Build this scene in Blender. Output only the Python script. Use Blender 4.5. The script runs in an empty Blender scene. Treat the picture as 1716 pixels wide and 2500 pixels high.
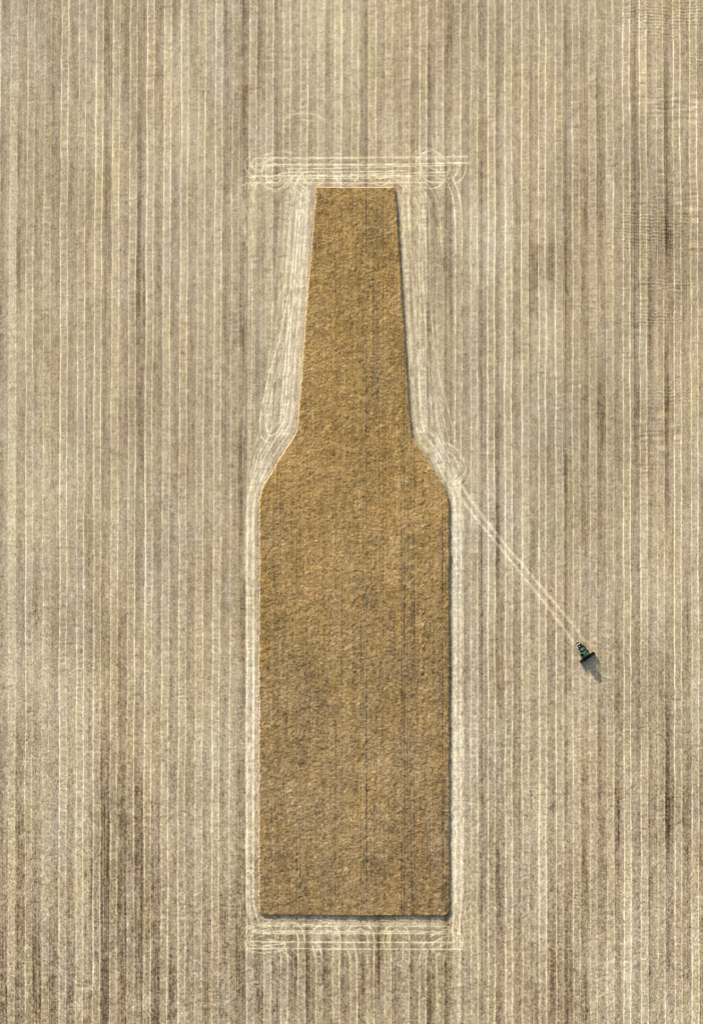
import bpy, bmesh, math
import numpy as np
from mathutils import Vector, Matrix
S = bpy.context.scene
COL = S.collection
R = math.radians

# ------------------------------------------------------------ camera, sky, sun, exposure
# the field is measured in steps of 0.22 m ("u" to the east, "v" to the south)
M = 0.22
CU, CV = 858.0, 1250.0
def wx(u): return (u - CU) * M
def wy(v): return (CV - v) * M

ALT = 820.0
cam_d = bpy.data.cameras.new('camera')
cam = bpy.data.objects.new('camera', cam_d); COL.objects.link(cam)
cam.location = (0, 0, ALT)
cam_d.sensor_fit = 'VERTICAL'
cam_d.angle = 2 * math.atan(1250 * M / ALT)
cam_d.clip_start = 1; cam_d.clip_end = 9000
S.camera = cam

SUN_EL = R(12.2)
SHADOW = Vector((0.50, -0.866, 0)).normalized()       # where shadows fall on the ground
w = bpy.data.worlds.new('World'); S.world = w; w.use_nodes = True
nt = w.node_tree; bg = nt.nodes['Background']
sky = nt.nodes.new('ShaderNodeTexSky'); sky.sky_type = 'NISHITA'; sky.sun_disc = False
sky.sun_elevation = SUN_EL
to_sun = -SHADOW
sky.sun_rotation = math.atan2(to_sun.x, to_sun.y)
sky.air_density = 1.0; sky.dust_density = 4.0
bg.inputs['Strength'].default_value = 0.12
nt.links.new(sky.outputs[0], bg.inputs['Color'])
sd = bpy.data.lights.new('sun', 'SUN'); sun = bpy.data.objects.new('sun', sd); COL.objects.link(sun)
sd.energy = 5.0; sd.angle = R(0.5); sd.color = (1.0, 0.955, 0.88)
dirv = Vector((SHADOW.x * math.cos(SUN_EL), SHADOW.y * math.cos(SUN_EL), -math.sin(SUN_EL)))
sun.rotation_euler = dirv.to_track_quat('-Z', 'Y').to_euler()
sun.location = (-200, 300, 200)
S.view_settings.view_transform = 'Standard'; S.view_settings.look = 'None'
S.view_settings.gamma = 1; S.view_settings.exposure = 1.24
S.render.engine = 'CYCLES'
S.cycles.pixel_filter_type = 'BLACKMAN_HARRIS'; S.cycles.filter_width = 1.15

# ------------------------------------------------------------ helpers
def props(o, label=None, cat=None, kind=None, group=None):
    if label: o['label'] = label
    if cat: o['category'] = cat
    if kind: o['kind'] = kind
    if group: o['group'] = group

def cubic_w(x, n):
    """rows of interpolation weights: positions x (in knots) over n knots, smooth B-spline"""
    i = np.floor(x).astype(int); f = x - i
    W = np.zeros((len(x), n), np.float32)
    ws = [(1-f)**3/6, (3*f**3-6*f**2+4)/6, (-3*f**3+3*f**2+3*f+1)/6, f**3/6]
    r = np.arange(len(x))
    for k, wk in enumerate(ws):
        np.add.at(W, (r, np.clip(i - 1 + k, 0, n - 1)), wk)
    return W

def grid_noise(U, V, su, sv, seed):
    """smooth random field, unit variance, cell su x sv, on the grid V x U"""
    rng = np.random.default_rng(seed)
    x = (U - U[0]) / su + 2; y = (V - V[0]) / sv + 2
    nx = int(x.max()) + 4; ny = int(y.max()) + 4
    K = rng.standard_normal((ny, nx)).astype(np.float32)
    F = cubic_w(y, ny) @ K @ cubic_w(x, nx).T
    return F / F.std()

def smooth(a, b, x):
    t = np.clip((x - a) / (b - a), 0, 1); return t * t * (3 - 2 * t)

def make_mesh(name, verts, quads=None, tris=None, attr=None, smooth_shade=True):
    me = bpy.data.meshes.new(name)
    verts = np.asarray(verts, np.float32)
    nq = 0 if quads is None else len(quads); ntr = 0 if tris is None else len(tris)
    me.vertices.add(len(verts)); me.vertices.foreach_set('co', verts.ravel())
    idx = []
    if nq: idx.append(np.asarray(quads, np.int32).ravel())
    if ntr: idx.append(np.asarray(tris, np.int32).ravel())
    idx = np.concatenate(idx)
    me.loops.add(len(idx)); me.loops.foreach_set('vertex_index', idx)
    starts = np.concatenate([np.arange(nq) * 4, nq * 4 + np.arange(ntr) * 3]).astype(np.int32)
    me.polygons.add(nq + ntr); me.polygons.foreach_set('loop_start', starts)
    me.polygons.foreach_set('use_smooth', np.full(nq + ntr, smooth_shade))
    if attr is not None:
        for an, data in attr.items():
            a = me.attributes.new(an, 'FLOAT_COLOR', 'POINT')
            a.data.foreach_set('color', np.asarray(data, np.float32).ravel())
    me.update(calc_edges=True)
    return me

# ------------------------------------------------------------ outline of the standing crop
LEFT = np.array([(457,773.2),(480,771.5),(500,770),(600,762.5),(700,754),(800,746),(900,739.4),(980,733),(1040,728),(1054,726),
                 (1066,719),(1100,697),(1140,672),(1165,657),(1182,646.5),(1200,639.5),(1222,635.3),(1260,634.3),(1500,634.3),
                 (1900,633.8),(2215,633.6),(2228,635.5),(2233,640),(2235,644)], float)
RIGHT = np.array([(457,960),(460,962),(500,966.5),(600,972),(700,978),(800,984.5),(900,990.8),(975,995),(1030,999),(1056,1003),
                  (1075,1010.5),(1110,1033),(1150,1059),(1180,1077),(1200,1087),(1213,1092.5),(1238,1094),(1600,1094.5),(1900,1095),
                  (2215,1095.3),(2224,1094),(2230,1090),(2235,1082)], float)
def xl(v): return np.interp(v, LEFT[:, 0], LEFT[:, 1])
def xr(v): return np.interp(v, RIGHT[:, 0], RIGHT[:, 1])
vv_s = np.arange(300, 2500, 4.0)
def blurred(f, sig):
    a = f(vv_s); k = np.exp(-0.5 * (np.arange(-60, 61) * 4 / sig) ** 2); k /= k.sum()
    return np.convolve(np.pad(a, 60, mode='edge'), k, mode='valid')
XLb = {s: blurred(xl, s) for s in (10, 25, 45)}; XRb = {s: blurred(xr, s) for s in (10, 25, 45)}

# ------------------------------------------------------------ stubble field: straw cover mapped on a fine grid
DU, DV = 1.15, 1.75
U = np.arange(-70, 1787, DU); V = np.arange(-70, 2571, DV)
NU, NV = len(U), len(V)
UU, VV = np.meshgrid(U.astype(np.float32), V.astype(np.float32))
rng = np.random.default_rng(7)

kn = [0, 12, 29, 40]
tab = {-70: [29.0, 528.2, 1231.7, 1682], 0: [28.8, 527.8, 1231.7, 1682], 600: [23.5, 525.0, 1231.7, 1685.3],
       1900: [21.3, 518.0, 1233.2, 1687.8], 2600: [20.3, 517.0, 1234, 1689]}
tv = np.array(sorted(tab)); tt = np.array([tab[k] for k in tv])
def pair_x(k, v):
    """first wheel line of combine pass k at southing v"""
    c = np.stack([np.interp(v, tv, tt[:, j]) for j in range(4)], -1)
    if k <= kn[0] : return c[..., 0] + (k - 0) * 41.5
    if k >= kn[3] : return c[..., 3] + (k - 40) * 41.2
    for j in range(3):
        if k <= kn[j + 1]:
            f = (k - kn[j]) / (kn[j + 1] - kn[j]); return c[..., j] * (1 - f) + c[..., j + 1] * f
GAP = 16.5
KS = list(range(-3, 44))

straw = np.zeros((NV, NU), np.float32)         # straw lying in wheel lines and turns
dark = np.zeros((NV, NU), np.float32)          # bare seed drill lines
relief = np.zeros((NV, NU), np.float32)
inner = np.zeros((NV, NU), np.float32)         # 1 between the two wheel lines of one pass

def long_wave(n, step, seed, amp):
    r = np.random.default_rng(seed); m = int(n * 1.0 / step) + 6
    return (cubic_w(np.arange(n) / step + 2, m) @ r.standard_normal(m).astype(np.float32)) * amp

def col_line(field, xs, strength, sig, mode='add'):
    """a line running north to south: xs[v], strength[v]"""
    c0 = int(max(0, (xs.min() - 6 * sig - U[0]) / DU)); c1 = int(min(NU, (xs.max() + 6 * sig - U[0]) / DU + 2))
    if c1 <= c0: return
    d = U[None, c0:c1] - xs[:, None]
    g = np.exp(-0.5 * (d / sig) ** 2) * strength[:, None]
    field[:, c0:c1] = np.maximum(field[:, c0:c1], g) if mode == 'max' else field[:, c0:c1] + g

band = np.zeros((NV, NU), np.float32)
for k in KS:
    p0 = pair_x(k, V)
    w1 = long_wave(NV, 40, 100 + k, 0.9) + long_wave(NV, 9, 300 + k, 0.35)
    s0 = 0.72 + 0.17 * rng.standard_normal()
    for j, off in enumerate((0, GAP)):
        sj = np.clip(s0 + 0.14 * rng.standard_normal(), 0.3, 1.0)
        st = sj * (1 + long_wave(NV, 70, 500 + 2 * k + j, 0.22) + long_wave(NV, 5, 700 + 2 * k + j, 0.22))
        xs = p0 + off + w1 + long_wave(NV, 14, 900 + 2 * k + j, 0.25)
        # passes stop where the combine turned round the block
        mid = float(np.interp(1250, V, xs))
        if 640 < mid < 1090:
            st = st * (1 - smooth(2236, 2252, V) * (1 - smooth(2322, 2345, V)))
        if 600 < mid < 1140:
            st = st * (1 - 0.55 * smooth(430, 450, V) * (1 - smooth(2250, 2260, V)))
        col_line(straw, xs, np.clip(st, 0, 1.3), 1.05)
        col_line(relief, xs, np.clip(st, 0, 1) * -0.010, 1.2)
    a = smooth(-0.5, 1.0, UU - p0[:, None].astype(np.float32)) * (1 - smooth(GAP - 1, GAP + .5, UU - p0[:, None].astype(np.float32)))
    inner = np.maximum(inner, a)
    band += a * (0.75 + 0.32 * rng.standard_normal())
    # strips outside the wheel lines: chaff spread unevenly, often darker just east of the second line
    q = (UU - p0[:, None] - GAP).astype(np.float32)
    b = smooth(-0.5, 1.0, q) * (1 - smooth(10, 14, q))
    band += b * (-0.85 + 0.50 * rng.standard_normal()) * (0.75 + 0.8 * long_wave(NV, 60, 1300 + k, 1.0))[:, None]
    q2 = (UU - p0[:, None] - GAP - 12).astype(np.float32)
    b = smooth(-1, 2.0, q2) * (1 - smooth(10, 13.5, q2))
    band += b * (-0.25 + 0.45 * rng.standard_normal())

# fine drill rows
g_r = grid_noise(U, V, 60, 260, 14)
rows = np.repeat(np.random.default_rng(5).standard_normal((1, NU)).astype(np.float32), NV, 0)
rows = rows * (0.5 + 0.5 * grid_noise(U, V, 7, 150, 11)) + 0.7 * grid_noise(U, V, 1.6, 60, 12)
rows /= rows.std()
rows *= (1.0 - 0.6 * inner)
rows += 1.1 * np.sin(2 * np.pi * (UU + 0.5 * g_r) / 4.1) * (1 - .75 * inner) * np.clip(.4 + .5 * grid_noise(U, V, 30, 120, 13), 0, 1.3)

def stamp(paths, sig, field, amp, wob=0.0, seed=0, fade=None, dep=0.0, var=.35):
    r = np.random.default_rng(seed)
    for pts in paths:
        P = np.array(pts, float)
        seg = np.hypot(*(P[1:] - P[:-1]).T); L = np.concatenate([[0], np.cumsum(seg)])
        n = int(L[-1] / 0.55) + 2
        t = np.linspace(0, L[-1], n)
        X = np.interp(t, L, P[:, 0]); Y = np.interp(t, L, P[:, 1])
        m = int(L[-1] / 9) + 6
        if wob: X = X + wob * (cubic_w(t / 9 + 1.5, m + 2) @ r.standard_normal(m + 2)); Y = Y + wob * (cubic_w(t / 9 + 1.5, m + 2) @ r.standard_normal(m + 2))
        A = amp * np.clip(1 + var * (cubic_w(t / 9 + 1.5, m + 2) @ r.standard_normal(m + 2)) * 1.6, 0.15, 1.5)
        if fade: A = A * np.interp(t / L[-1], [0, fade, 1 - fade, 1], [0, 1, 1, 0])
        ci = np.round((X - U[0]) / DU).astype(int); ri = np.round((Y - V[0]) / DV).astype(int)
        h = int(np.ceil(2.6 * sig / DU)); hv = int(np.ceil(2.6 * sig / DV))
        for a in range(-hv, hv + 1):
            for b in range(-h, h + 1):
                rr = ri + a; cc = ci + b
                ok = (rr >= 0) & (rr < NV) & (cc >= 0) & (cc < NU)
                rr, cc = rr[ok], cc[ok]
                d2 = (U[cc] - X[ok]) ** 2 + (V[rr] - Y[ok]) ** 2
                g = np.exp(-0.5 * d2 / sig ** 2)
                np.maximum.at(field, (rr, cc), (g * A[ok]).astype(np.float32))
                if dep: np.minimum.at(dep_f, (rr, cc), (-dep * g * A[ok]).astype(np.float32))
dep_f = np.zeros((NV, NU), np.float32)
turn = np.zeros((NV, NU), np.float32)
scuff = np.zeros((NV, NU), np.float32)

def offset_path(pts, d):
    P = np.array(pts, float); T = np.gradient(P, axis=0); n = np.stack([-T[:, 1], T[:, 0]], 1)
    n /= np.maximum(1e-6, np.hypot(n[:, 0], n[:, 1]))[:, None]
    return P + n * d
def dense(pts, step=3.0):
    """Catmull-Rom through the points"""
    P = [np.array(p, float) for p in pts]; P = [2 * P[0] - P[1]] + P + [2 * P[-1] - P[-2]]
    out = []
    for i in range(1, len(P) - 2):
        p0, p1, p2, p3 = P[i - 1:i + 3]; n = max(2, int(np.hypot(*(p2 - p1)) / step))
        for t in np.linspace(0, 1, n, endpoint=False):
            out.append(0.5 * ((2 * p1) + (-p0 + p2) * t + (2 * p0 - 5 * p1 + 4 * p2 - p3) * t * t + (-p0 + 3 * p1 - 3 * p2 + p3) * t ** 3))
    out.append(P[-2]); return np.array(out)
_sd = [0]
def drive(pts, amp=0.75, sig=1.05, w=8.2, body=0.0, wob=0.35, fade=None):
    """one pass of the combine along pts: two wheel lines, chaff scattered between"""
    D = dense(pts); _sd[0] += 1
    stamp([offset_path(D, w), offset_path(D, -w)], sig, turn, amp, wob, _sd[0], fade, dep=0.04)
    if body: stamp([D], 6.0, scuff, body, 0, _sd[0] + 500)
def ell(cx, cy, rx, ry, a0, a1, n=26):
    return [(cx + rx * math.cos(R(a)), cy - ry * math.sin(R(a))) for a in np.linspace(a0, a1, n)]

# passes beside the block, following its outline
def side(sgn, d_neck, d_body, v0, v1, blur=25, top=None, bot=None):
    XB = (XLb if sgn < 0 else XRb)[blur]
    vs = np.arange(v0, v1, 8.0)
    d = np.interp(vs, [1040, 1110, 1190], [d_neck, (d_neck + d_body) * 0.66, d_body])
    p = [(np.interp(v, vv_s, XB) + sgn * dd, v) for v, dd in zip(vs, d)]
    return (top or []) + p + (bot or [])
for i, (dn, db, bl, am) in enumerate([(29, 23, 10, .8), (27, 21, 10, .6), (52, 25, 25, .75), (64, 27, 25, .5), (38, 24, 25, .55), (76, 29, 45, .4)]):
    drive(side(-1, dn, db, 470, 2215 if i < 3 else 1420, bl,
               top=[(720 + 3 * i, 430), (727 - dn * .25, 448)], bot=[(622, 2250), (630, 2268)] if i < 3 else None), am, 1.15, body=0.34, wob=.2)
for i, (dn, db, bl, am) in enumerate([(22, 23, 10, .8), (25, 21, 10, .55), (47, 27, 25, .65), (60, 26, 25, .5), (36, 24, 25, .5), (72, 27, 45, .35)]):
    drive(side(+1, dn, db, 480, 2215 if i < 3 else 1330, bl,
               top=[(966 + 6 * i, 432), (985 + dn * .3, 456)], bot=[(1112, 2262), (1108, 2280)] if i < 3 else None), am, 1.25, body=0.55, wob=.2)
# the strip right beside the block is scuffed with straw all along
for sgn, D in ((-1, (12, 22)), (1, (14, 24))):
    for d in D:
        drive(side(sgn, d, d - 1, 465, 2225, 10), 0.30, 1.6, w=3.5, body=0.18)
# loose curved pass on the west side of the neck with its turn at the shoulder
drive([(712,720),(704,760),(690,830),(668,905),(650,985),(643,1030),(646,1062),(662,1072),(682,1060),(704,1020),(712,980)], .95)
drive([(700,770),(684,850),(668,930),(657,1000),(656,1035),(668,1050),(685,1035),(699,1000)], .6)
drive([(1098,440),(1112,480),(1119,560),(1119,800),(1118,1000),(1116,1120)], .85)
drive([(1010,440),(1036,500),(1040,600),(1044,760),(1060,900),(1090,1020),(1112,1110)], .55)
drive([(612,460),(606,560),(608,800),(604,1000),(600,1150)], .5)
# turns at the east shoulder
drive([(1028,1040),(1052,1072),(1092,1092),(1116,1112),(1128,1140),(1120,1165),(1104,1178)], .7)
drive(ell(1103, 1140, 22, 26, -200, 130), .55); drive(ell(1108, 1150, 30, 34, -120, 60), .45)
drive([(1045,1060),(1075,1105),(1104,1160),(1118,1215),(1122,1300)], .6, body=.4)
drive([(1060,1090),(1090,1140),(1112,1190),(1117,1260)], .5, body=.5)
for q in range(5): drive([(1096 + 3*q, 1165 + 9*q), (1108 + 2*q, 1200 + 5*q), (1113 + 2*q, 1245 + 4*q)], .5, 1.2, body=.5)

# --- headland north of the block
for y0, x0, x1, y1 in ((393,640,1142,390),(393,655,1140,389),(420,700,1090,412),(437,592,1090,436),(437,612,1020,436),(428,680,1000,425)):
    drive([(x0, y0 + (6 if x0 < 700 else 0)), (x0 + 35, y0), ((x0 + x1) / 2, (y0 + y1) / 2 + 1), (x1, y1)], .62, body=.32)
for y0 in (385.5, 403.5, 429.5, 447): drive([(605, y0 + 1), (870, y0), (1085, y0 - 1)], .45, 0.9, w=0.8)
drive(ell(672, 423, 25, 32, 0, 360), .75); drive(ell(673, 421, 32, 38, -170, 30), .55); drive(ell(674, 426, 17, 19, -180, 0), .5)
for cx, a in ((767, 1), (846, 1.1), (928, 1.1)):
    drive(ell(cx, 424, 19, 20, -180, 0), .62 * a)
    drive(ell(cx - 2, 422, 27, 12, 0, 180), .35)
    drive([(cx - 46, 402), (cx - 30, 412), (cx - 20, 424)], .4); drive([(cx + 20, 424), (cx + 32, 410), (cx + 48, 400)], .4)
drive(ell(1052, 414, 32, 38, 0, 360), .7); drive(ell(1040, 410, 36, 40, 20, 250), .42); drive(ell(1062, 408, 44, 46, -120, 40), .45)
drive(ell(1102, 405, 26, 36, -80, 80), .6); drive(ell(1030, 408, 20, 28, 60, 300), .4)
drive([(1000,392),(1035,410),(1075,428),(1108,424)], .45); drive([(1010,440),(1040,400),(1050,370),(1046,330)], .4)
drive([(1096,440),(1086,400),(1075,372),(1060,340)], .35); drive([(1030,445),(1052,480),(1064,520),(1068,600)], .5)
drive([(1098,440),(1112,475),(1118,520),(1119,620)], .55); drive([(990,430),(1012,455),(1024,500),(1030,620),(1034,760)], .65)
drive([(630,395),(660,382),(690,378),(725,384)], .4); drive(ell(632, 402, 26, 20, 130, 340), .55); drive(ell(634, 396, 16, 14, 170, 350), .4)
drive([(640,386),(622,400),(612,430),(606,470),(604,520),(612,600)], .55); drive([(628,440),(616,450),(612,480),(608,560)], .5)
drive([(748,425),(734,440),(728,470),(727,520)], .6); drive([(760,430),(742,452),(738,490),(736,540)], .5)
drive([(700,300),(712,288),(740,284),(770,288),(785,300)], .42); 
# --- headland south of the block
for y0, x0, x1 in ((2266,640,1085),(2269,625,1095),(2307.5,600,1138),(2308,640,1128)):
    drive([(x0, y0), (x0 + 60, y0 - 1), (860, y0 + 1), (x1, y0 + 1)], .66, body=.25)
for y0 in (2254, 2273, 2279, 2300, 2317): drive([(640, y0), (860, y0), (1100, y0 + 1)], .5, .9, w=.8)
for up, cx, lo, ex in ((736,712,687,695),(821.5,794,770.5,779),(905,880,854,863),(991,966,944,948)):
    drive([(up, 2350), (up, 2320), (up, 2292), (up - 6, 2272), (cx, 2259), (lo + 6, 2271), (lo, 2291), (lo + 1, 2310),
           (ex - 2, 2332), (ex, 2350)], .78)
    drive([(up + 2, 2300), (up - 4, 2274), (cx + 2, 2262), (lo - 2, 2276), (lo - 6, 2296), (lo - 3, 2318)], .4)
drive([(1108,2275),(1080,2280),(1052,2296),(1036,2318),(1031,2350)], .72); drive([(1100,2290),(1070,2304),(1046,2322),(1040,2350)], .35)
drive([(1088,2262),(1085,2300),(1078,2330),(1074,2350)], .6)
drive([(652,2262),(628,2266),(610,2276),(604,2294),(614,2310),(640,2318),(690,2312)], .7)
drive([(640,2276),(622,2282),(614,2296),(622,2306),(640,2306)], .5); drive(ell(620, 2290, 22, 26, 60, 280), .5)
drive([(650,2300),(680,2308),(705,2322),(722,2345),(728,2380)], .5); drive([(600,2120),(601,2200),(606,2240),(622,2264),(650,2272)], .6)
drive([(1125,2200),(1128,2260),(1118,2300),(1090,2312)], .5); drive([(1122,2250),(1126,2330),(1128,2450),(1128,2570)], .45)
drive([(1112,2250),(1114,2330),(1110,2450),(1110,2570)], .5); drive([(1100,2262),(1120,2288),(1118,2318)], .5)
# --- the combine's way from the shoulder to where it stands
A = [(1112,1160),(1135,1200),(1185,1270),(1236,1333),(1318,1430),(1401,1530),(1424,1564)]
B = [(1106,1180),(1130,1222),(1155,1256),(1195,1306),(1275,1405),(1358,1510),(1400,1570)]
for q, (pp, s) in enumerate(((A, 2.7), (B, 2.4))):
    _sd[0] += 1; stamp([dense(pp)], s, turn, .66, .12, _sd[0], None, dep=.01, var=.10)
    stamp([dense(pp) + np.array((3.2, -1.5))], 1.2, turn, .22, .6, _sd[0] + 40)

# bare drill lines (long, thin, dark)
DL = [(1379.6, .8, 0, 2570), (1548, .9, 0, 1100), (1174.5, .75, 380, 2500), (1267, .35, 1350, 2300), (1292, .45, 450, 1300), (1099.5, .75, 420, 1900),
      (1094 + 9, .3, 500, 900), (894, .6, 0, 460), (888, .35, 60, 460), (895, .5, 2235, 2500), (881, .3, 2235, 2500), (906, .5, 2235, 2500), (981, .4, 2235, 2500),
      (1001, .5, 2235, 2500), (1078, .5, 2235, 2500), (1110, .3, 300, 700), (1006, .4, 440, 700), (1012, .3, 440, 760), (1359, .4, 1880, 2500), (1361, .3, 2000, 2500),
      (1583, .5, 1900, 2500), (256, .5, 1900, 2500), (262, .3, 1800, 2500), (51, .45, 1900, 2500), (574, .3, 1200, 2500), (597, .35, 1200, 2250), (1267, .4, 1900, 2500)]
for i, (x, a, v0, v1) in enumerate(DL):
    st = a * smooth(v0 - 30, v0 + 40, V) * (1 - smooth(v1 - 40, v1 + 30, V)) * np.clip(0.9 + long_wave(NV, 60, 2000 + i, .35), 0, 1.4)
    col_line(dark, x + np.interp(V, [0, 2500], [-.6, .8]) + long_wave(NV, 120, 2100 + i, .2), st, 0.75)
    col_line(dark, x + 2.6 + np.interp(V, [0, 2500], [-.6, .8]), st * .45, 0.7)

# patches of thin stubble and damp soil, stretched along the passes: u, v, half width, half length, amount
PATCH = [(60,2420,60,80,.8),(300,2420,90,120,1.0),(262,2080,26,260,1.7),(245,2400,30,230,1.5),(330,2250,28,260,1.25),(300,2000,20,170,.8),(375,2350,20,200,.7),(55,2180,12,330,.9),
         (10,2330,14,220,1.1),(82,2350,16,220,1.1),(110,2470,40,90,.9),(372,2150,9,260,.7),(430,2470,60,120,.5),(520,2400,30,200,.6),(570,2430,26,200,1.1),
         (640,2470,40,120,.7),(740,2430,90,120,.55),(900,2390,90,100,.65),(925,2330,20,120,.5),(1040,2400,24,160,.8),(1092,2420,22,180,.9),
         (1205,2080,10,110,.9),(1190,2000,12,180,.5),(1215,2330,14,230,.7),(1300,2430,24,190,.7),(1350,2440,28,180,.7),(1395,2440,18,190,.9),
         (1410,2480,60,60,.6),(1425,2020,7,110,1.1),(1470,2020,8,150,.9),(1507,2010,10,60,.9),(1632,2010,10,90,1.2),(1672,2010,9,90,1.0),(1700,2060,8,90,.8),
         (1592,2050,9,120,.8),(1505,2280,8,260,.6),(1672,2400,10,200,.7),(1708,2420,10,200,.8),(1345,1950,9,120,.5),
         (1305,640,12,40,1.5),(1305,700,9,90,1.0),(1345,650,8,60,1.1),(1390,640,8,120,.6),(1470,740,7,60,.6),(1468,1030,8,110,.8),(1425,1040,12,170,.6),
         (1262,880,10,200,.5),(1258,700,10,160,.6),(1380,760,6,400,.5),(1460,380,9,240,.7),(1292,450,10,240,.6),(1258,330,8,150,.6),(1425,500,10,160,.5),
         (1545,300,9,200,.5),(1580,130,5,150,.6),(1590,800,8,240,.6),(1620,560,14,60,.6),(1625,900,12,200,.4),
         (596,40,9,260,.7),(640,80,14,180,.45),(604,170,8,110,.8),(1090,30,16,60,.8),(1098,200,10,180,.5),(1020,260,40,80,.55),(1170,250,14,200,.4),(1195,180,16,220,.4),
         (263,120,8,220,.6),(268,330,9,180,.7),(300,210,8,200,.4),(385,280,10,260,.5),(415,270,8,60,.6),(345,180,9,240,.4),(60,150,9,160,.3),(130,230,10,300,.4),
         (262,700,9,190,.75),(345,740,10,160,.75),(380,800,7,120,.8),(262,1160,8,160,.6),(345,1120,9,200,.5),(375,900,8,120,.5),(545,870,12,200,.4),(590,900,8,260,.6),
         (345,2000,9,220,.6),(120,1950,9,260,.35),(170,2350,10,300,.3),(225,1500,8,300,.35),(300,1640,8,300,.35),(590,1500,6,420,.7),(592,1850,6,260,.6),
         (560,480,10,220,.35),(600,420,10,240,.5),(640,600,14,120,.45),(668,640,14,100,.45),(690,800,10,120,.45),(668,920,10,90,.5),(1068,560,22,90,.55),(1085,640,10,180,.6),
         (1128,640,10,180,.35),(1050,880,12,160,.4),(1050,1000,18,120,.5),(700,560,8,80,.5),(700,480,14,40,.5),(1448,1500,8,420,.45),(1465,1250,12,160,.5),(1424,1330,12,200,.5),
         (1300,1300,10,150,.6),(1250,1350,10,150,.4),(1215,1330,8,160,.6),(1390,1600,8,160,.4),(1515,1620,12,200,.4),(1560,1450,10,260,.35),(1680,1500,10,300,.35),
         (1215,1620,12,200,.4),(1215,1800,10,200,.35),(1265,1720,8,200,.4),(1338,1780,8,200,.3),(1640,1500,10,200,.3)]
soil = np.zeros((NV, NU), np.float32)
for i, (u, v, a, b, s) in enumerate(PATCH):
    r0, r1 = [int(np.clip((q - V[0]) / DV, 0, NV)) for q in (v - 2.6 * b, v + 2.6 * b)]
    c0, c1 = [int(np.clip((q - U[0]) / DU, 0, NU)) for q in (u - 2.6 * a, u + 2.6 * a)]
    soil[r0:r1, c0:c1] += s * np.exp(-0.5 * (((UU[r0:r1, c0:c1] - u) / a) ** 2 * 1.15 + ((VV[r0:r1, c0:c1] - v) / b) ** 2 * 1.3))
soil *= 1 + 0.45 * (smooth(1800, 2150, VV) * (1 - smooth(380, 520, UU)))
soil *= np.clip(1 + 0.32 * grid_noise(U, V, 5, 70, 31) + .30 * grid_noise(U, V, 18, 22, 32) + .22 * grid_noise(U, V, 7, 8, 33), 0.1, 2.2)
# pale strips where chaff lies thick
PALE = [(30,1400,12,800,.8),(30,600,12,400,.4),(205,2150,20,350,.9),(375,1500,6,900,.3),(560,2100,14,350,.35),(110,2000,8,300,.4),(1320,2100,14,260,.8),(1330,2180,20,120,.5),
        (1492,600,9,180,.5),(1488,2150,10,260,.4),(1535,2250,12,200,.6),(1700,2250,12,260,.6),(1340,840,20,110,.5),(1345,130,12,120,.4),(1500,170,12,120,.4),(800,80,120,110,.5),
        (720,60,60,80,.3),(690,120,10,160,.3),(1190,1480,14,240,.4),(1150,1600,10,420,.3),(1415,1900,24,120,.3),(1610,1100,40,200,.2),(210,180,22,150,.35),(235,60,6,300,.3),(840,180,60,160,.3),
        (500,1000,30,300,.25),(1160,900,14,200,.3),(1480,2450,20,120,.6),(1545,2420,26,120,.4),(390,2000,10,120,.5),(405,500,20,200,.2)]
pale = np.zeros((NV, NU), np.float32)
for (u, v, a, b, s) in PALE:
    pale += s * np.exp(-0.5 * (((UU - u) / a) ** 2 + ((VV - v) / b) ** 2))

g1 = grid_noise(U, V, 9, 130, 41); g2 = grid_noise(U, V, 45, 90, 42); g3 = grid_noise(U, V, 170, 220, 43)
g4 = grid_noise(U, V, 5, 9, 44); g5 = grid_noise(U, V, 2.2, 2.6, 45); g6 = grid_noise(U, V, 26, 3.6, 46); g6b = grid_noise(U, V, 40, 60, 47)
speck = grid_noise(U, V, 1.5, 1.9, 48)
# bars across the passes, strongest in the north-east where the ground is rippled
ne = np.clip(smooth(1480, 1600, UU) * (1 - smooth(900, 1250, VV)), 0, 1)
bars = g6 * (0.35 * (0.35 + inner) * np.clip(0.6 + 0.6 * g6b, 0, 2) + 1.0 * ne * np.clip(g6b - 0.1, 0, 1.4))
for (cu, cv, ru, rv) in ((1585,50,75,45),(1590,560,90,60),(1600,780,90,18),(1640,965,60,20),(1700,150,30,20),(1690,30,40,30),(1640,690,60,14)):
    wgt = np.exp(-0.5 * (((UU - cu) / ru) ** 2 + ((VV - cv) / rv) ** 2) * 1.6)
    bars += 2.4 * wgt * np.sin(2 * np.pi * (VV + 1.2 * g4 + 2 * g2) / 7.9)

tone = (0.525 + 0.062 * band + 0.026 * rows + 0.014 * g1 + 0.022 * g2 + 0.020 * g3 + 0.024 * g4 + (0.036 * g5 + 0.050 * speck) * (0.8 + 0.7 * smooth(900, 2400, VV)) + 0.030 * bars
        + 0.10 * pale - 0.084 * 1.7 * np.tanh(soil / 1.7) * (1.25 - 0.55 * inner) * np.clip(1 - 0.35 * rows, 0.2, 2))
hb = (np.exp(-((VV - 415) / 30) ** 4) * (UU > 600) * (UU < 1142) + np.exp(-((VV - 2290) / 30) ** 4) * (UU > 596) * (UU < 1132)).astype(np.float32)
near = 0.6 + 0.4 * np.clip(np.hypot((UU - CU) / 900, (VV - CV) / 1300), 0, 1)
tone += 0.07 * np.clip(scuff, 0, 1) + (0.40 + 0.16 * hb) * np.minimum(turn, 1.1) + 0.41 * np.minimum(straw, 1.1) * (1 - 0.8 * np.clip(turn, 0, 1)) - 0.27 * dark
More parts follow.
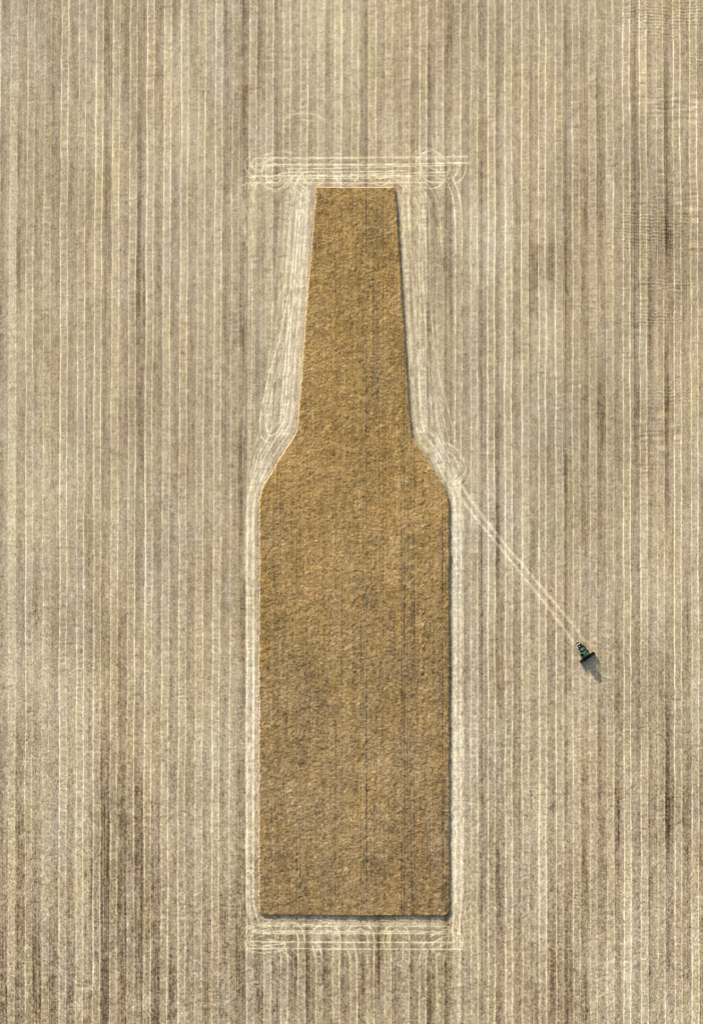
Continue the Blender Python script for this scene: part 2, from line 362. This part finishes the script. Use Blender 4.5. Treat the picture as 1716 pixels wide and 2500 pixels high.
# dusty, bare-ish patches inside the turning areas
tone -= hb * (0.05 + 0.05 * np.clip(g4, -1, 2) * (1 - np.clip(turn, 0, 1)) + 0.04 * g5)
tone -= 0.028 * smooth(2050, 2500, VV) * (0.6 + 0.5 * g2)
tone = np.clip(tone, 0.02, 1.0)
warm = np.clip(0.62 + 0.09 * grid_noise(U, V, 14, 90, 51) + 0.09 * grid_noise(U, V, 90, 160, 52) + 0.18 * np.clip(soil, 0, 1.6)
               + 0.22 * smooth(1380, 1700, UU) * (1 - smooth(500, 1400, VV)) - 0.16 * np.clip(scuff, 0, 1), 0, 1)
green = np.clip(0.17 + 0.08 * grid_noise(U, V, 24, 70, 53) + 0.10 * grid_noise(U, V, 6, 10, 54) + 0.35 * np.clip(turn, 0, 1) * smooth(0, 1, np.exp(-((VV - 415) / 45) ** 2) + np.exp(-((VV - 2290) / 50) ** 2) + np.exp(-((VV - 1190) / 60) ** 2) * (UU > 1040))
                + 0.10 * inner, 0, 1)
Z = (relief + dep_f + 0.003 * rows + 0.007 * g5 + 0.006 * speck + 0.008 * g4 + 0.008 * g6 * (inner + .3) + 0.05 * g2 * 0.4 + 0.02 * bars * 0.6).astype(np.float32)

# the sheet goes on to the horizon with wider and wider cells
ext = [30, 80, 180, 400, 900, 2000, 4500, 10000, 20000]
Uf = np.concatenate([[U[0] - e for e in ext[::-1]], U, [U[-1] + e for e in ext]])
Vf = np.concatenate([[V[0] - e for e in ext[::-1]], V, [V[-1] + e for e in ext]])
E = len(ext)
def padf(F, far):
    G = np.pad(F, E, mode='edge')
    k = np.ones_like(G); k[E:-E, E:-E] = 0
    return np.where(k > 0, far, G)
mask = padf(np.ones_like(tone), 0.0)
attr = np.stack([padf(tone, 0.5), padf(warm, .5), padf(green, .35), mask], -1).reshape(-1, 4)
Xg, Yg = np.meshgrid(wx(Uf), wy(Vf))
verts = np.stack([Xg, Yg, padf(Z, 0.0)], -1).reshape(-1, 3)
nu, nv = len(Uf), len(Vf)
ids = np.arange(nu * nv).reshape(nv, nu)
quads = np.stack([ids[:-1, :-1], ids[1:, :-1], ids[1:, 1:], ids[:-1, 1:]], -1).reshape(-1, 4)
me = make_mesh('ground', verts, quads, attr={'cover': attr})
ground = bpy.data.objects.new('ground', me); COL.objects.link(ground)
props(ground, 'pale harvested stubble field ruled with paired wheel lines', 'field', 'structure')

# ------------------------------------------------------------ materials
def mat(name):
    m = bpy.data.materials.new(name); m.use_nodes = True
    return m, m.node_tree.nodes, m.node_tree.links, m.node_tree.nodes['Principled BSDF']
def ramp(N, stops):
    r = N.new('ShaderNodeValToRGB'); e = r.color_ramp.elements
    e[0].position, e[0].color = stops[0][0], (*stops[0][1], 1); e[1].position, e[1].color = stops[-1][0], (*stops[-1][1], 1)
    for p, c in stops[1:-1]:
        x = e.new(p); x.color = (*c, 1)
    return r
def mixc(N, L, kind, fac, a, b):
    m = N.new('ShaderNodeMix'); m.data_type = 'RGBA'; m.blend_type = kind
    if isinstance(fac, (int, float)): m.inputs[0].default_value = fac
    else: L.new(fac, m.inputs[0])
    for s, v in ((6, a), (7, b)):
        if isinstance(v, tuple): m.inputs[s].default_value = (*v, 1)
        else: L.new(v, m.inputs[s])
    return m.outputs[2]
def math_n(N, L, op, a, b=None, c=None, clamp=False):
    m = N.new('ShaderNodeMath'); m.operation = op; m.use_clamp = clamp
    for i, v in enumerate((a, b, c)):
        if v is None: continue
        if isinstance(v, (int, float)): m.inputs[i].default_value = v
        else: L.new(v, m.inputs[i])
    return m.outputs[0]
def noise(N, L, vec, scale, detail=3, rough=.6, stretch=None):
    n = N.new('ShaderNodeTexNoise'); n.inputs['Scale'].default_value = scale; n.inputs['Detail'].default_value = detail; n.inputs['Roughness'].default_value = rough
    if stretch:
        mp = N.new('ShaderNodeMapping'); mp.inputs['Scale'].default_value = stretch; L.new(vec, mp.inputs[0]); vec = mp.outputs[0]
    L.new(vec, n.inputs[0]); return n.outputs[0]

m, N, L, P = mat('stubble')
at = N.new('ShaderNodeAttribute'); at.attribute_name = 'cover'
geo = N.new('ShaderNodeTexCoord').outputs['Object']
sep = N.new('ShaderNodeSeparateColor'); L.new(at.outputs['Color'], sep.inputs[0])
# beyond the mapped part the wheel lines go on, one pair every 9.1 m
sx = N.new('ShaderNodeSeparateXYZ'); L.new(geo, sx.inputs[0])
ph = math_n(N, L, 'MULTIPLY', math_n(N, L, 'FRACT', math_n(N, L, 'DIVIDE', math_n(N, L, 'ADD', sx.outputs[0], 3642.0), 9.11)), 9.11)
l1 = math_n(N, L, 'LESS_THAN', math_n(N, L, 'ABSOLUTE', math_n(N, L, 'SUBTRACT', ph, 2.0)), .28)
l2 = math_n(N, L, 'LESS_THAN', math_n(N, L, 'ABSOLUTE', math_n(N, L, 'SUBTRACT', ph, 5.6)), .28)
far = math_n(N, L, 'MULTIPLY', math_n(N, L, 'ADD', l1, l2), .2)
far = math_n(N, L, 'ADD', far, math_n(N, L, 'MULTIPLY', math_n(N, L, 'SUBTRACT', noise(N, L, geo, .4, 6, .7, (1, .06, 1)), .5), .5))
far = math_n(N, L, 'MULTIPLY', far, math_n(N, L, 'SUBTRACT', 1.0, at.outputs['Alpha']))
fine = noise(N, L, geo, 3.2, 3, .75, (1, .6, 1))
straws = noise(N, L, geo, 9.0, 2, .7, (1, .45, 1))
t = math_n(N, L, 'ADD', sep.outputs[0], far)
t = math_n(N, L, 'ADD', t, math_n(N, L, 'MULTIPLY', math_n(N, L, 'SUBTRACT', fine, .5), .55))
t = math_n(N, L, 'ADD', t, math_n(N, L, 'MULTIPLY', math_n(N, L, 'SUBTRACT', straws, .5), .35), clamp=True)
rp = ramp(N, [(0, (.030, .020, .013)), (.22, (.125, .092, .062)), (.50, (.312, .262, .195)), (.75, (.51, .450, .350)), (1, (.78, .735, .62))])
L.new(t, rp.inputs[0])
c = mixc(N, L, 'MULTIPLY', sep.outputs[1], rp.outputs[0], (1.0, .90, .76))
c = mixc(N, L, 'MULTIPLY', sep.outputs[2], c, (.94, 1.0, .80))
L.new(c, P.inputs['Base Color']); P.inputs['Roughness'].default_value = .95; P.inputs['Specular IOR Level'].default_value = .15
bp = N.new('ShaderNodeBump'); bp.inputs['Strength'].default_value = .35; bp.inputs['Distance'].default_value = .04
L.new(fine, bp.inputs['Height']); L.new(bp.outputs[0], P.inputs['Normal'])
me.materials.append(m)

# ------------------------------------------------------------ standing wheat: a canopy about 0.85 m high
H = 0.66
CVs = np.arange(457.5, 2235, 1.45); NC = 400
er = np.random.default_rng(77)
def edge_j(n, seed): return long_wave(n, 6, seed, .6) + long_wave(n, 2, seed + 1, 1.0) + long_wave(n, 35, seed + 2, .6)
Lx = xl(CVs) + edge_j(len(CVs), 60); Rx = xr(CVs) + edge_j(len(CVs), 63)
f = np.linspace(0, 1, NC)
CX = Lx[:, None] * (1 - f) + Rx[:, None] * f
CY = np.repeat(CVs[:, None], NC, 1)
# uneven north and south edges
nj = long_wave(NC, 5, 70, .5) + np.interp(f, [0, .3, 1], [0, .8, 1.0]) * 1.2; sj = long_wave(NC, 5, 71, .4) + np.interp(f, [0, .2, .5, 1], [-1.2, -.8, .6, .2])
CY += nj[None, :] * np.clip(1 - np.arange(len(CVs)) / 8, 0, 1)[:, None] + sj[None, :] * np.clip(1 - np.arange(len(CVs))[::-1] / 8, 0, 1)[:, None]
Un = np.arange(620, 1112, 1.1); Vn = np.arange(450, 2242, 1.3)
def sample(F, x, y):
    a = np.clip((x - Un[0]) / 1.1, 0, len(Un) - 1.01); b = np.clip((y - Vn[0]) / 1.3, 0, len(Vn) - 1.01)
    i = a.astype(int); j = b.astype(int); fa = a - i; fb = b - j
    return (F[j, i] * (1 - fa) + F[j, i + 1] * fa) * (1 - fb) + (F[j + 1, i] * (1 - fa) + F[j + 1, i + 1] * fa) * fb
UN, VN = np.meshgrid(Un, Vn)
c1 = grid_noise(Un, Vn, 2.4, 2.6, 81); c2 = grid_noise(Un, Vn, 5, 5, 82); c3 = grid_noise(Un, Vn, 13, 11, 83); c4 = grid_noise(Un, Vn, 45, 55, 84)
c5 = grid_noise(Un, Vn, 110, 200, 85); cr = grid_noise(Un, Vn, 1.6, 60, 86); cs = grid_noise(Un, Vn, 1.7, 1.8, 87)
crow = np.repeat(np.random.default_rng(9).standard_normal((1, len(Un))), len(Vn), 0)
ctone = 0.545 - .03 * smooth(1200, 2200, VN) + (.062 * cs + .045 * c1) * (.9 + .3 * smooth(800, 2100, VN)) + .030 * c2 + .022 * c3 + .018 * c4 + .018 * c5 + .035 * cr + .016 * crow
cz = .020 * cs + .026 * c1 + .016 * c2 + .024 * c3 + .02 * c4
lines = [(887.5,.45,460,2235),(893.8,.95,458,2235),(911.8,.75,458,2235),(917.5,.45,470,2235),(922.5,.5,500,1000),(980,.5,830,2235),(986,.7,830,2235),(1004.5,.85,1060,2235),
         (1010.3,.6,1080,2235),(906,.4,1200,2235),(881,.5,1400,2235),(1079,.8,1190,2235),(1073,.35,1180,2000),(1049,.3,1200,2235),(1001,.4,1800,2235),(712,.25,1100,1600),(740,.2,1200,2235),(820,.2,1300,2200),(935,.2,600,1500)]
lines += [(er.uniform(640, 1090), er.uniform(.15, .40), er.uniform(1000, 1400), 2235) for _ in range(24)] + [(er.uniform(775, 960), er.uniform(.08, .2), 458, er.uniform(900, 2235)) for _ in range(8)]
kline = np.zeros_like(UN)
for i, (x, a, v0, v1) in enumerate(lines):
    st = a * smooth(v0 - 20, v0 + 10, Vn) * (1 - smooth(v1 - 10, v1 + 20, Vn)) * np.clip(.85 + long_wave(len(Vn), 60, 3000 + i, .4), .1, 1.4)
    g = np.exp(-.5 * ((UN - x - np.interp(VN, [400, 2240], [0, 1.0])) / .95) ** 2) * st[:, None]
    ctone -= .30 * g; cz -= .09 * g; kline += .7 * g
    ctone += .09 * np.exp(-.5 * ((UN - x + 2.3) / 1.0) ** 2) * st[:, None]
# one ragged, lodged drill row with bright and dark breaks
for x, v0, v1, a in ((1034, 1130, 2235, 1.0), (925, 560, 1150, .55), (816, 800, 2000, .22)):
    xx = x - (VN - v0) * .004
    g = np.exp(-.5 * ((UN - xx) / 2.4) ** 2) * smooth(v0 - 20, v0 + 30, VN) * (1 - smooth(v1 - 30, v1 + 10, VN)) * a
    br = grid_noise(Un, Vn, 3, 5, int(x)); en = np.clip(.7 + .7 * grid_noise(Un, Vn, 60, 70, int(x) + 1), .1, 1.6)
    ctone += .08 * g * br * en; cz += .08 * g * br * en
ctone -= .10 * np.exp(-((UN - 1090) / 14) ** 2) * (VN > 1250) * .5
# spots where the wheat has gone over
for i in range(520):
    u, v = er.uniform(630, 1098), er.uniform(470, 2230)
    if 905 < u < 990 and er.random() < .7 or er.random() < .45:
        a = int((u - Un[0]) / 1.1); b = int((v - Vn[0]) / 1.3); s = er.uniform(.8, 1.7)
        i0, i1, j0, j1 = max(a - 5, 0), a + 6, max(b - 5, 0), b + 6
        g = np.exp(-.5 * (((UN[j0:j1, i0:i1] - u) / s) ** 2 + ((VN[j0:j1, i0:i1] - v) / (s * 1.2)) ** 2))
        ctone[j0:j1, i0:i1] -= .20 * g; cz[j0:j1, i0:i1] -= .12 * g
T0 = sample(ctone, CX, CY); Zc = H + sample(cz, CX, CY)
W0 = sample(.5 + .05 * grid_noise(Un, Vn, 30, 60, 91) + .10 * grid_noise(Un, Vn, 5, 6, 92), CX, CY)
G0 = sample(.4 + .06 * grid_noise(Un, Vn, 60, 40, 93) + .1 * grid_noise(Un, Vn, 6, 7, 94), CX, CY)
K0 = sample(np.clip(kline + (.45 * smooth(1150, 1900, VN)) + .05 * grid_noise(Un, Vn, 50, 90, 95) + .08 * grid_noise(Un, Vn, 12, 40, 96), 0, 1), CX, CY)
ids = np.arange(CX.size).reshape(CX.shape)
verts = [np.stack([wx(CX), wy(CY), Zc], -1).reshape(-1, 3)]
attrs = [np.stack([T0, W0, G0, K0], -1).reshape(-1, 4)]
quads = [np.stack([ids[:-1, :-1], ids[1:, :-1], ids[1:, 1:], ids[:-1, 1:]], -1).reshape(-1, 4)]
# wall of stalks round the block
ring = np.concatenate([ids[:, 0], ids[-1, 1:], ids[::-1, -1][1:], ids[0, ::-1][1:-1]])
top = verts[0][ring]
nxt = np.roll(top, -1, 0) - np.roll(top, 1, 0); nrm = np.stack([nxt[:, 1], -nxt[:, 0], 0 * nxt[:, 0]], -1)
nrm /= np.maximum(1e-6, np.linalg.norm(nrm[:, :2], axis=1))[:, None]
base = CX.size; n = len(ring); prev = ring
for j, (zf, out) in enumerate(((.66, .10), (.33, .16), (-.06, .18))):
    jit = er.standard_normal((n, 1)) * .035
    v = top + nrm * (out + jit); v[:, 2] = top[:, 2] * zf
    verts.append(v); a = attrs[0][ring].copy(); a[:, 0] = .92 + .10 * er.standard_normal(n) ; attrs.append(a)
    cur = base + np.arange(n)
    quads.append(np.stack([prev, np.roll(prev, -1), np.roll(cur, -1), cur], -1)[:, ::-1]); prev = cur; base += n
# ears and leaning stalks standing out of the canopy: small two sided blades
NB = 230000
rv = er.uniform(458.5, 2234, NB * 2); ru = er.uniform(632, 1098, NB * 2)
ok = (ru > xl(rv) + .6) & (ru < xr(rv) - .6); rv, ru = rv[ok][:NB], ru[ok][:NB]; NB = len(rv)
ang = er.uniform(0, 2 * np.pi, NB); wd = er.uniform(.04, .12, NB); hh = er.uniform(.04, .15, NB); ln = er.uniform(-.12, .12, (NB, 2))
bx, by, bz = wx(ru), wy(rv), H + sample(cz, ru, rv) - .03
dx, dy = np.cos(ang) * wd, np.sin(ang) * wd
b4 = np.stack([np.stack([bx - dx, by - dy, bz], -1), np.stack([bx + dx, by + dy, bz], -1),
               np.stack([bx + dx * .5 + ln[:, 0], by + dy * .5 + ln[:, 1], bz + hh], -1), np.stack([bx - dx * .5 + ln[:, 0], by - dy * .5 + ln[:, 1], bz + hh], -1)], 1)
verts.append(b4.reshape(-1, 3))
ba = np.stack([sample(ctone, ru, rv) + .05 + .07 * er.standard_normal(NB), .5 + .2 * er.standard_normal(NB), np.full(NB, .4), .55 * smooth(1150, 1900, rv)], -1)
attrs.append(np.repeat(ba, 4, 0)); quads.append(base + np.arange(NB * 4).reshape(-1, 4))
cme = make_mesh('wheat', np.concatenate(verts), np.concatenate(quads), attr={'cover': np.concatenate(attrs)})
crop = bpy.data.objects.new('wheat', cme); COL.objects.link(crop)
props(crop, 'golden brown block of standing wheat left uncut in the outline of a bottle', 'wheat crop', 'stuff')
m, N, L, P = mat('ripe_wheat')
at = N.new('ShaderNodeAttribute'); at.attribute_name = 'cover'; geo = N.new('ShaderNodeTexCoord').outputs['Object']
sep = N.new('ShaderNodeSeparateColor'); L.new(at.outputs['Color'], sep.inputs[0])
fine = noise(N, L, geo, 4.0, 3, .75)
t = math_n(N, L, 'ADD', sep.outputs[0], math_n(N, L, 'MULTIPLY', math_n(N, L, 'SUBTRACT', fine, .5), .5), clamp=True)
rp = ramp(N, [(0, (.022, .013, .006)), (.25, (.105, .064, .024)), (.5, (.245, .165, .066)), (.75, (.41, .285, .13)), (1, (.68, .58, .42))])
L.new(t, rp.inputs[0])
c = mixc(N, L, 'MULTIPLY', sep.outputs[1], rp.outputs[0], (1.0, .84, .64))
c = mixc(N, L, 'MULTIPLY', sep.outputs[2], c, (.95, 1.0, .85))
hs = N.new('ShaderNodeHueSaturation'); L.new(c, hs.inputs['Color']); hs.inputs['Saturation'].default_value = .75; hs.inputs['Value'].default_value = .88; c = mixc(N, L, 'MIX', at.outputs['Alpha'], c, hs.outputs[0])
L.new(c, P.inputs['Base Color']); P.inputs['Roughness'].default_value = .9; P.inputs['Specular IOR Level'].default_value = .2
cme.materials.append(m)

# ------------------------------------------------------------ combine harvester
def paint(name, col, rough=.45, metal=0.0, dirt=.25, dcol=(.20, .16, .10)):
    m, N, L, P = mat(name)
    g = N.new('ShaderNodeTexCoord').outputs['Object']
    nz = noise(N, L, g, 2.2, 5, .7)
    r = N.new('ShaderNodeMapRange'); r.inputs[1].default_value = .45; r.inputs[2].default_value = .75; r.inputs[3].default_value = 0; r.inputs[4].default_value = dirt
    L.new(nz, r.inputs[0]); L.new(mixc(N, L, 'MIX', r.outputs[0], col, dcol), P.inputs['Base Color'])
    P.inputs['Roughness'].default_value = rough; P.inputs['Metallic'].default_value = metal; return m
GREEN = paint('green_paint', (.022, .085, .028), dirt=.3); DGREEN = paint('dark_green_paint', (.008, .03, .012))
BLACK = paint('black_paint', (.004, .004, .004), .8, dirt=.03); RUB = paint('rubber', (.012, .012, .012), .85, dirt=.15)
GREY = paint('tank_lining', (.10, .14, .10), .6); WHITE = paint('pale_metal', (.75, .75, .70), .4, dirt=.1)
GLASS = paint('cab_glass', (.008, .010, .012), .08, dirt=.05); YEL = paint('rim_yellow', (.65, .45, .03), dirt=.3); AMB = paint('amber_plastic', (.7, .25, .02))

def bm_obj(name, bm, m, parent, bevel=.03, label=None):
    bmesh.ops.recalc_face_normals(bm, faces=bm.faces)
    me = bpy.data.meshes.new(name); bm.to_mesh(me); bm.free(); me.materials.append(m)
    o = bpy.data.objects.new(name, me); COL.objects.link(o); o.parent = parent
    if bevel:
        b = o.modifiers.new('bevel', 'BEVEL'); b.width = bevel; b.segments = 2; b.limit_method = 'ANGLE'
    if label: o['label'] = label
    return o
def hexa(bm, b, t, z0, z1):
    """b and t: (x0,x1,y0,y1) at the bottom and top"""
    vs = []
    for (x0, x1, y0, y1), z in ((b, z0), (t, z1)):
        vs += [bm.verts.new(p) for p in ((x0, y0, z), (x1, y0, z), (x1, y1, z), (x0, y1, z))]
    for f in ((3, 2, 1, 0), (4, 5, 6, 7), (0, 1, 5, 4), (1, 2, 6, 5), (2, 3, 7, 6), (3, 0, 4, 7)): bm.faces.new([vs[i] for i in f])
def box(bm, x0, x1, y0, y1, z0, z1): hexa(bm, (x0, x1, y0, y1), (x0, x1, y0, y1), z0, z1)
def tube(bm, a, b, r, n=12, r2=None):
    a, b = Vector(a), Vector(b); d = b - a; q = d.to_track_quat('Z', 'Y')
    bmesh.ops.create_cone(bm, cap_ends=True, segments=n, radius1=r, radius2=r if r2 is None else r2, depth=d.length,
                          matrix=Matrix.Translation((a + b) / 2) @ q.to_matrix().to_4x4())
def profile(bm, pts, x0, x1):
    """side profile (y,z) extruded across"""
    a = [bm.verts.new((x0, y, z)) for y, z in pts]; b = [bm.verts.new((x1, y, z)) for y, z in pts]
    bm.faces.new(a); bm.faces.new(b[::-1])
    for i in range(len(pts)): j = (i + 1) % len(pts); bm.faces.new((a[i], b[i], b[j], a[j]))

root = bpy.data.objects.new('combine_harvester', None); COL.objects.link(root)
props(root, 'green combine harvester with a wide black header at the end of its fresh tracks', 'combine harvester')
head = Vector((.56, -.83, 0)).normalized()
root.scale = (1.02, .98, 1.03)
root.rotation_euler = (0, 0, math.atan2(-head.x, head.y))
hc = Vector((wx(1432.7), wy(1605.3), 0))
root.location = hc - head * 4.0

bm = bmesh.new()   # body with sloping flanks, narrower to the rear
hexa(bm, (-1.45, 1.45, -3.9, 1.1), (-1.50, 1.50, -3.3, .9), .95, 2.75)
o_body = bm_obj('body', bm, GREEN, root, .08)
for s in (-1, 1):
    bm = bmesh.new(); box(bm, min(s * 1.44, s * 1.52), max(s * 1.44, s * 1.52), -3.1, .8, 1.3, 2.4)
    for y in (-2.9, -1.6, -.3): box(bm, min(s * 1.5, s * 1.55), max(s * 1.5, s * 1.55), y, y + 1.05, 1.4, 2.3)
    bm_obj('side_panel', bm, DGREEN, root, .01)
bm = bmesh.new(); profile(bm, [(-3.3, 2.85), (-3.9, 2.95), (-5.0, 2.45), (-5.3, 1.5), (-5.0, 1.0), (-3.9, 1.0)], -1.25, 1.25); bm_obj('rear_hood', bm, BLACK, root, .08)
bm = bmesh.new(); box(bm, -.8, .8, -5.2, -5.02, 2.40, 2.68); bm_obj('rear_panel', bm, WHITE, root, .03)
bm = bmesh.new(); box(bm, -.85, .85, -5.85, -5.25, .75, 1.35)
for i in range(9): box(bm, -.8 + i * .19, -.76 + i * .19, -5.95, -5.85, .7, 1.2)
bm_obj('straw_chopper', bm, BLACK, root, .02)
bm = bmesh.new(); box(bm, -1.2, 1.2, -4.5, -3.25, 2.8, 3.15)
for i in range(7): box(bm, -.9 + i * .26, -.78 + i * .26, -4.4, -3.5, 3.15, 3.2)
eng = bm_obj('engine_deck', bm, BLACK, root, .04)
bm = bmesh.new(); tube(bm, (.62, -3.9, 3.1), (.62, -3.9, 3.75), .11); tube(bm, (.62, -3.9, 3.75), (.62, -4.05, 3.9), .10); bm_obj('exhaust_pipe', bm, WHITE, root, 0)
bm = bmesh.new(); tube(bm, (-.4, -4.35, 3.15), (-.4, -4.35, 3.5), .35, 20); bm_obj('air_intake', bm, BLACK, root, .02)
# grain tank: flared open hopper
bm = bmesh.new()
o0, o1, i0, i1 = (-1.35, 1.35, -3.1, -.15), (-1.85, 1.85, -3.35, .0), (-1.25, 1.25, -3.0, -.25), (-1.77, 1.77, -3.27, -.08)
def ringv(r, z): return [bm.verts.new(p) for p in ((r[0], r[2], z), (r[1], r[2], z), (r[1], r[3], z), (r[0], r[3], z))]
a, b, c_, d = ringv(o0, 2.7), ringv(o1, 3.65), ringv(i1, 3.65), ringv(i0, 2.9)
for p, q in ((a, b), (b, c_), (c_, d)):
    for k in range(4): bm.faces.new((p[k], p[(k + 1) % 4], q[(k + 1) % 4], q[k]))
bm.faces.new(d)
tank = bm_obj('grain_tank', bm, GREEN, root, 0)
bm = bmesh.new(); box(bm, -1.15, 1.15, -2.7, -1.2, 2.93, 3.45); bm_obj('tank_cover', bm, GREY, tank, .1)
bm = bmesh.new(); tube(bm, (-1.2, -.7, 3.1), (1.2, -.7, 3.1), .16); tube(bm, (0, -.9, 3.0), (0, -.5, 3.7), .14); bm_obj('filling_auger', bm, BLACK, tank, 0)
# cab
bm = bmesh.new(); hexa(bm, (-.95, .95, .25, 1.95), (-.9, .9, .2, 2.1), 1.75, 3.35); cab = bm_obj('cab', bm, DGREEN, root, .05)
bm = bmesh.new(); hexa(bm, (-.86, .86, 1.9, 2.0), (-.8, .8, 2.05, 2.17), 2.0, 3.25); bm_obj('windscreen', bm, GLASS, cab, .01)
for s in (-1, 1):
    bm = bmesh.new(); box(bm, s * .94 - .02, s * .94 + .02, .5, 1.85, 2.15, 3.2); bm_obj('side_window', bm, GLASS, cab, 0)
bm = bmesh.new(); hexa(bm, (-1.0, 1.0, .1, 2.3), (-.85, .85, .3, 2.1), 3.37, 3.62); roof = bm_obj('roof', bm, GREEN, cab, .06)
bm = bmesh.new(); box(bm, -.35, .05, .6, 1.5, 3.62, 3.72); bm_obj('air_conditioner', bm, BLACK, roof, .03)
for x in (-.7, .7):
    bm = bmesh.new(); tube(bm, (x, .35, 3.6), (x, .35, 3.82), .09); bm_obj('beacon', bm, AMB, roof, 0)
for x in (-.75, -.45, .45, .75):
    bm = bmesh.new(); box(bm, x - .09, x + .09, 2.2, 2.32, 3.42, 3.56); bm_obj('headlight', bm, WHITE, cab, .01)
for s in (-1, 1):
    bm = bmesh.new(); tube(bm, (s * .95, 2.0, 3.2), (s * 1.55, 2.25, 3.1), .025); box(bm, s * 1.55 - .12, s * 1.55 + .12, 2.2, 2.27, 2.7, 3.15); bm_obj('mirror', bm, BLACK, cab, 0)
bm = bmesh.new(); box(bm, .97, 1.75, .3, 1.9, 1.72, 1.78)
for y in (.35, 1.85): tube(bm, (1.72, y, 1.78), (1.72, y, 2.75), .025)
tube(bm, (1.72, .35, 2.75), (1.72, 1.85, 2.75), .025); plat = bm_obj('platform', bm, BLACK, root, 0)
bm = bmesh.new()
for s in (.0, .5): tube(bm, (1.78, .9 + s, 1.75), (2.1, .9 + s, .45), .03)
for k in range(5): box(bm, 1.78 + k * .065, 1.92 + k * .065, .9, 1.4, 1.5 - k * .25, 1.53 - k * .25)
bm_obj('ladder', bm, BLACK, root, 0)
# unloading tube folded back along the flank
bm = bmesh.new(); tube(bm, (2.0, -.3, 3.05), (1.50, -5.2, 2.95), .13, 16); tube(bm, (1.35, -.1, 2.7), (2.0, -.3, 3.05), .2, 16)
bm_obj('unloading_tube', bm, WHITE, root, 0)
# wheels
def wheel(x, y, r, wdt, axle):
    bm = bmesh.new(); s = 1 if x > 0 else -1
    tube(bm, (x - wdt / 2, y, r), (x + wdt / 2, y, r), r * .94, 32)
    for k in range(22):
        a = 2 * math.pi * k / 22
        for q in (-1, 1):
            mtx = Matrix.Translation((x + q * wdt * .24, y, r)) @ Matrix.Rotation(a, 4, 'X') @ Matrix.Translation((0, 0, r * .97)) @ Matrix.Rotation(q * .5, 4, 'Z')
            bmesh.ops.create_cube(bm, size=1, matrix=mtx @ Matrix.Diagonal((wdt * .5, .07, .09, 1)))
    wo = bpy.data.objects.new('wheel', None); COL.objects.link(wo); wo.parent = root
    bm_obj('tyre', bm, RUB, wo, 0)
    bm = bmesh.new(); tube(bm, (x + s * wdt * .35, y, r), (x + s * (wdt / 2 + .03), y, r), r * .52, 24); tube(bm, (x + s * wdt * .5, y, r), (x + s * (wdt / 2 + .12), y, r), r * .18, 12)
    bm_obj('rim', bm, YEL, wo, 0)
wheel(-2.0, .55, 1.0, .85, 0); wheel(2.0, .55, 1.0, .85, 0); wheel(-1.35, -3.9, .66, .5, 0); wheel(1.35, -3.9, .66, .5, 0)
bm = bmesh.new(); tube(bm, (-1.6, .55, .95), (1.6, .55, .95), .16); bm_obj('axle', bm, BLACK, root, 0)
bm = bmesh.new(); tube(bm, (-1.15, -3.9, .66), (1.15, -3.9, .66), .12); bm_obj('axle', bm, BLACK, root, 0)
# feeder house and header
bm = bmesh.new(); profile(bm, [(.9, 1.1), (.9, 1.95), (3.15, 1.15), (3.15, .45)], -.75, .75); bm_obj('feeder_house', bm, GREEN, root, .04)
HW = 4.45
bm = bmesh.new()
profile(bm, [(3.10, .25), (3.10, 1.25), (3.18, 1.25), (3.28, .45), (4.75, .18), (4.75, .12)], -HW, HW)
header = bm_obj('header', bm, BLACK, root, .015)
bm = bmesh.new(); box(bm, -HW + .1, HW - .1, 3.02, 3.12, 1.22, 1.36); bm_obj('top_beam', bm, GREEN, header, .02)
bm = bmesh.new(); tube(bm, (-HW + .1, 3.62, .72), (HW - .1, 3.62, .72), .24, 16)
for s in (-1, 1):
    for k in range(16):
        x = s * (.5 + k * .25); c2_ = Vector((x, 3.62, .72)); tube(bm, c2_ - Vector((.02, 0, 0)), c2_ + Vector((.02, 0, 0)), .34, 16)
bm_obj('auger', bm, BLACK, header, 0)
bm = bmesh.new(); RC = (4.35, 1.15)
tube(bm, (-HW + .15, *RC), (HW - .15, *RC), .09, 10)
for k in range(6):
    a = math.pi * 2 * k / 6 + .3; y, z = RC[0] + .55 * math.cos(a), RC[1] + .55 * math.sin(a)
    box(bm, -HW + .15, HW - .15, y - .06, y + .06, z - .03, z + .03)
    for q in range(42): tube(bm, (-HW + .25 + q * .196, y, z), (-HW + .25 + q * .196, y + .05, z - .28), .015, 4)
    for x in (-HW + .2, -1.5, 1.5, HW - .2): tube(bm, (x, *RC), (x, y, z), .03, 6)
bm_obj('reel', bm, BLACK, header, 0)
bm = bmesh.new()
for k in range(84): hexa(bm, (-HW + .06 + k * .1, -HW + .1 + k * .1, 4.75, 4.78), (-HW + .07 + k * .1, -HW + .09 + k * .1, 4.75, 4.90), .13, .17)
bm_obj('cutter_bar', bm, BLACK, header, 0)
for s in (-1, 1):
    bm = bmesh.new(); profile(bm, [(3.05, .2), (3.05, 1.35), (3.6, 1.5), (4.7, 1.0), (5.2, .15)], s * HW - .05, s * HW + .05); bm_obj('crop_divider', bm, BLACK, header, .02)
    bm = bmesh.new(); tube(bm, (s * (HW - .12), 3.15, 1.3), (s * (HW - .12), 4.35, 1.15), .05, 8); bm_obj('reel_arm', bm, BLACK, header, 0)
